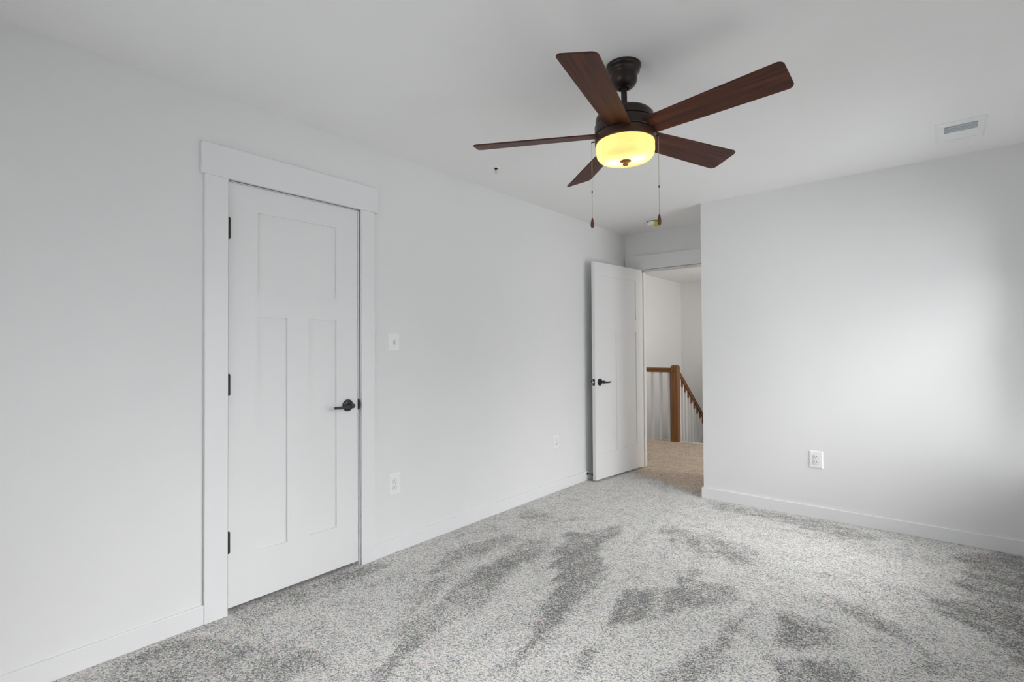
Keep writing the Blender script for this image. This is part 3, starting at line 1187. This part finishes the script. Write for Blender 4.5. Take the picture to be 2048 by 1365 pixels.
def pull_chain(wx, wy, ztop, zmid, zfob, zend, br):
    """world position of the hanging chain; bracket arm from the fitter ring"""
    e = bpy.data.objects.new('pull_chain', None)
    e.empty_display_size = .03
    COL.objects.link(e)
    e.parent = fan
    # chain hangs plumb: cancel the fan's tilt
    top = fan.matrix_world.inverted() @ Vector((wx, wy, ztop))
    e.matrix_local = Matrix.Translation(top) @ tilt.inverted()
    d = Vector((wx - 1.566, wy - 1.962, 0)).normalized()
    bm = bmesh.new()
    tube(bm, [tuple(-d * br), tuple(-d * br * .4), (0, 0, 0), (0, 0, -.004)], .0028, 10)
    link('switch_arm', bm, M_BRONZE, e, smooth=40)
    bm = bmesh.new()
    z = -.004
    end = zfob - ztop
    me_pts = []
    while z > end:
        me_pts.append(z)
        z -= .0042
    for zz in me_pts:
        bmesh.ops.create_icosphere(bm, subdivisions=1, radius=.00155, matrix=Matrix.Translation((0, 0, zz)))
    tube(bm, [(0, 0, -.003), (0, 0, end)], .0006, 6)
    link('beads', bm, M_CHAIN, e, smooth=60)
    bm = bmesh.new()
    zm = zmid - ztop
    lathe(bm, [(0, zm + .005), (.0026, zm + .004), (.0026, zm - .004), (0, zm - .005)], 12)
    link('connector', bm, M_BLACK, e, smooth=50)
    bm = bmesh.new()
    h = zfob - zend
    prof = [(0, zfob - ztop), (.0022, zfob - ztop)]
    for i in range(1, 14):
        t = i / 14
        rr_ = .0022 + .0058 * math.sin(min(1, t * 1.15) * PI * .62) * (1 if t < .7 else math.sqrt(max(0, 1 - ((t - .7) / .3) ** 2)) * .9 + .1)
        prof.append((rr_, zfob - ztop - h * t))
    prof.append((0, zend - ztop))
    lathe(bm, prof, 20)
    link('wooden_fob', bm, M_FOB, e, smooth=60)


pull_chain(1.4475, 1.895, 2.124, 1.909, 1.798, 1.754, .022)
pull_chain(1.692, 2.023, 2.128, 1.912, 1.797, 1.752, .022)

# ------------------------------------------------------------------ stair railing in the hall
NX, NY = -.125, 6.565
rail = empty('stair_railing', (NX, NY, 0), 'oak newel post and handrails with white balusters at the hall stairs', 'railing')


def rel(a):
    return (a[0] - NX, a[1] - NY, a[2])


bm = bmesh.new()
hw = .045
v = []
lv = [(-.0, hw), (.985, hw), (1.008, hw - .014)]
rings = []
for z, w in lv:
    rings.append([bm.verts.new((sx * w, sy * w, z)) for sx, sy in ((-1, -1), (1, -1), (1, 1), (-1, 1))])
for A, B in zip(rings, rings[1:]):
    for i in range(4):
        bm.faces.new((A[i], A[(i + 1) % 4], B[(i + 1) % 4], B[i]))
bm.faces.new(rings[0])
bm.faces.new(rings[-1])
npost = link('newel_post', bm, M_OAK_Z, rail)
for loc, nrm in (((-.005, -hw, .925), (0, -1, 0)), ((hw, .0, .955), (1, 0, 0))):
    bm = bmesh.new()
    n = Vector(nrm)
    lathe(bm, [(0, 0), (.008, 0), (.007, .0015), (0, .002)], 16,
          mat=Matrix.Translation(loc) @ n.to_track_quat('Z', 'Y').to_matrix().to_4x4())
    link('plug', bm, M_BRONZE2, npost)

# level guard rail going left from the newel
bm = bmesh.new()
ztop = .972
K = 1.22
prof = [(-.028, -.050), (.028, -.050), (.028, -.034), (.022, -.026), (.030, -.014), (.026, -.003), (.012, 0), (-.012, 0), (-.026, -.003), (-.030, -.014), (-.022, -.026), (-.028, -.034)]
prof = [(y * K, z * K) for y, z in prof]
A = [bm.verts.new((-1.14 - NX, y, ztop + z)) for y, z in prof]
B = [bm.verts.new((-hw, y, ztop + z)) for y, z in prof]
for i in range(len(prof)):
    j = (i + 1) % len(prof)
    bm.faces.new((A[i], A[j], B[j], B[i]))
bm.faces.new(A)
bm.faces.new(B)
link('handrail', bm, M_OAK_X, rail)

bal = None
for k in range(9):
    x = -.085 - .118 * k
    if x - .02 < -1.14 - NX:
        break
    if bal is None:
        bm = bmesh.new()
        box(bm, (-.016, -.016, 0.0), (.016, .016, .915))
        bal = link('baluster', bm, M_TRIM, rail, bevel=.002)
        b = bal
    else:
        b = bal.copy()
        COL.objects.link(b)
        b.parent = rail
    b.location = (x, 0, 0)

# raking rail going down along the stairs
slope = .19 / .25
y0r, z0r = hw, .955
NB = 22
dy = .108
ylen = NB * dy
bm = bmesh.new()
A = [bm.verts.new((x, y0r, z0r + z * 1.15)) for x, z in prof]
B = [bm.verts.new((x, y0r + ylen, z0r + z * 1.15 - slope * ylen)) for x, z in prof]
for i in range(len(prof)):
    j = (i + 1) % len(prof)
    bm.faces.new((A[i], A[j], B[j], B[i]))
bm.faces.new(A)
bm.faces.new(B)
# stepped fillets between the baluster tops
for k in range(NB):
    ya = y0r + .018 + dy * k
    zt = z0r - .04 - slope * (ya + .05 - y0r)
    box(bm, (-.018, ya, zt - .072), (.018, ya + .050, zt + .035))
link('stair_handrail', bm, M_OAK_Y, rail)
balr = None
for k in range(NB):
    ya = y0r + .018 + dy * k + .050 + .018
    ztb = z0r - .055 - slope * (ya - y0r)
    nstep = int((ya + NY - 6.62) / .25) + 1
    zb0 = -.19 * nstep
    Lh = ztb - zb0
    if balr is None:
        bm = bmesh.new()
        box(bm, (-.016, -.018, -1.20), (.016, .018, 0.0))
        balr = link('stair_baluster', bm, M_TRIM, rail, bevel=.002)
        b = balr
    else:
        b = balr.copy()
        COL.objects.link(b)
        b.parent = rail
    b.location = (0, ya, ztb)
    b.scale = (1, 1, (Lh - .0) / 1.20)
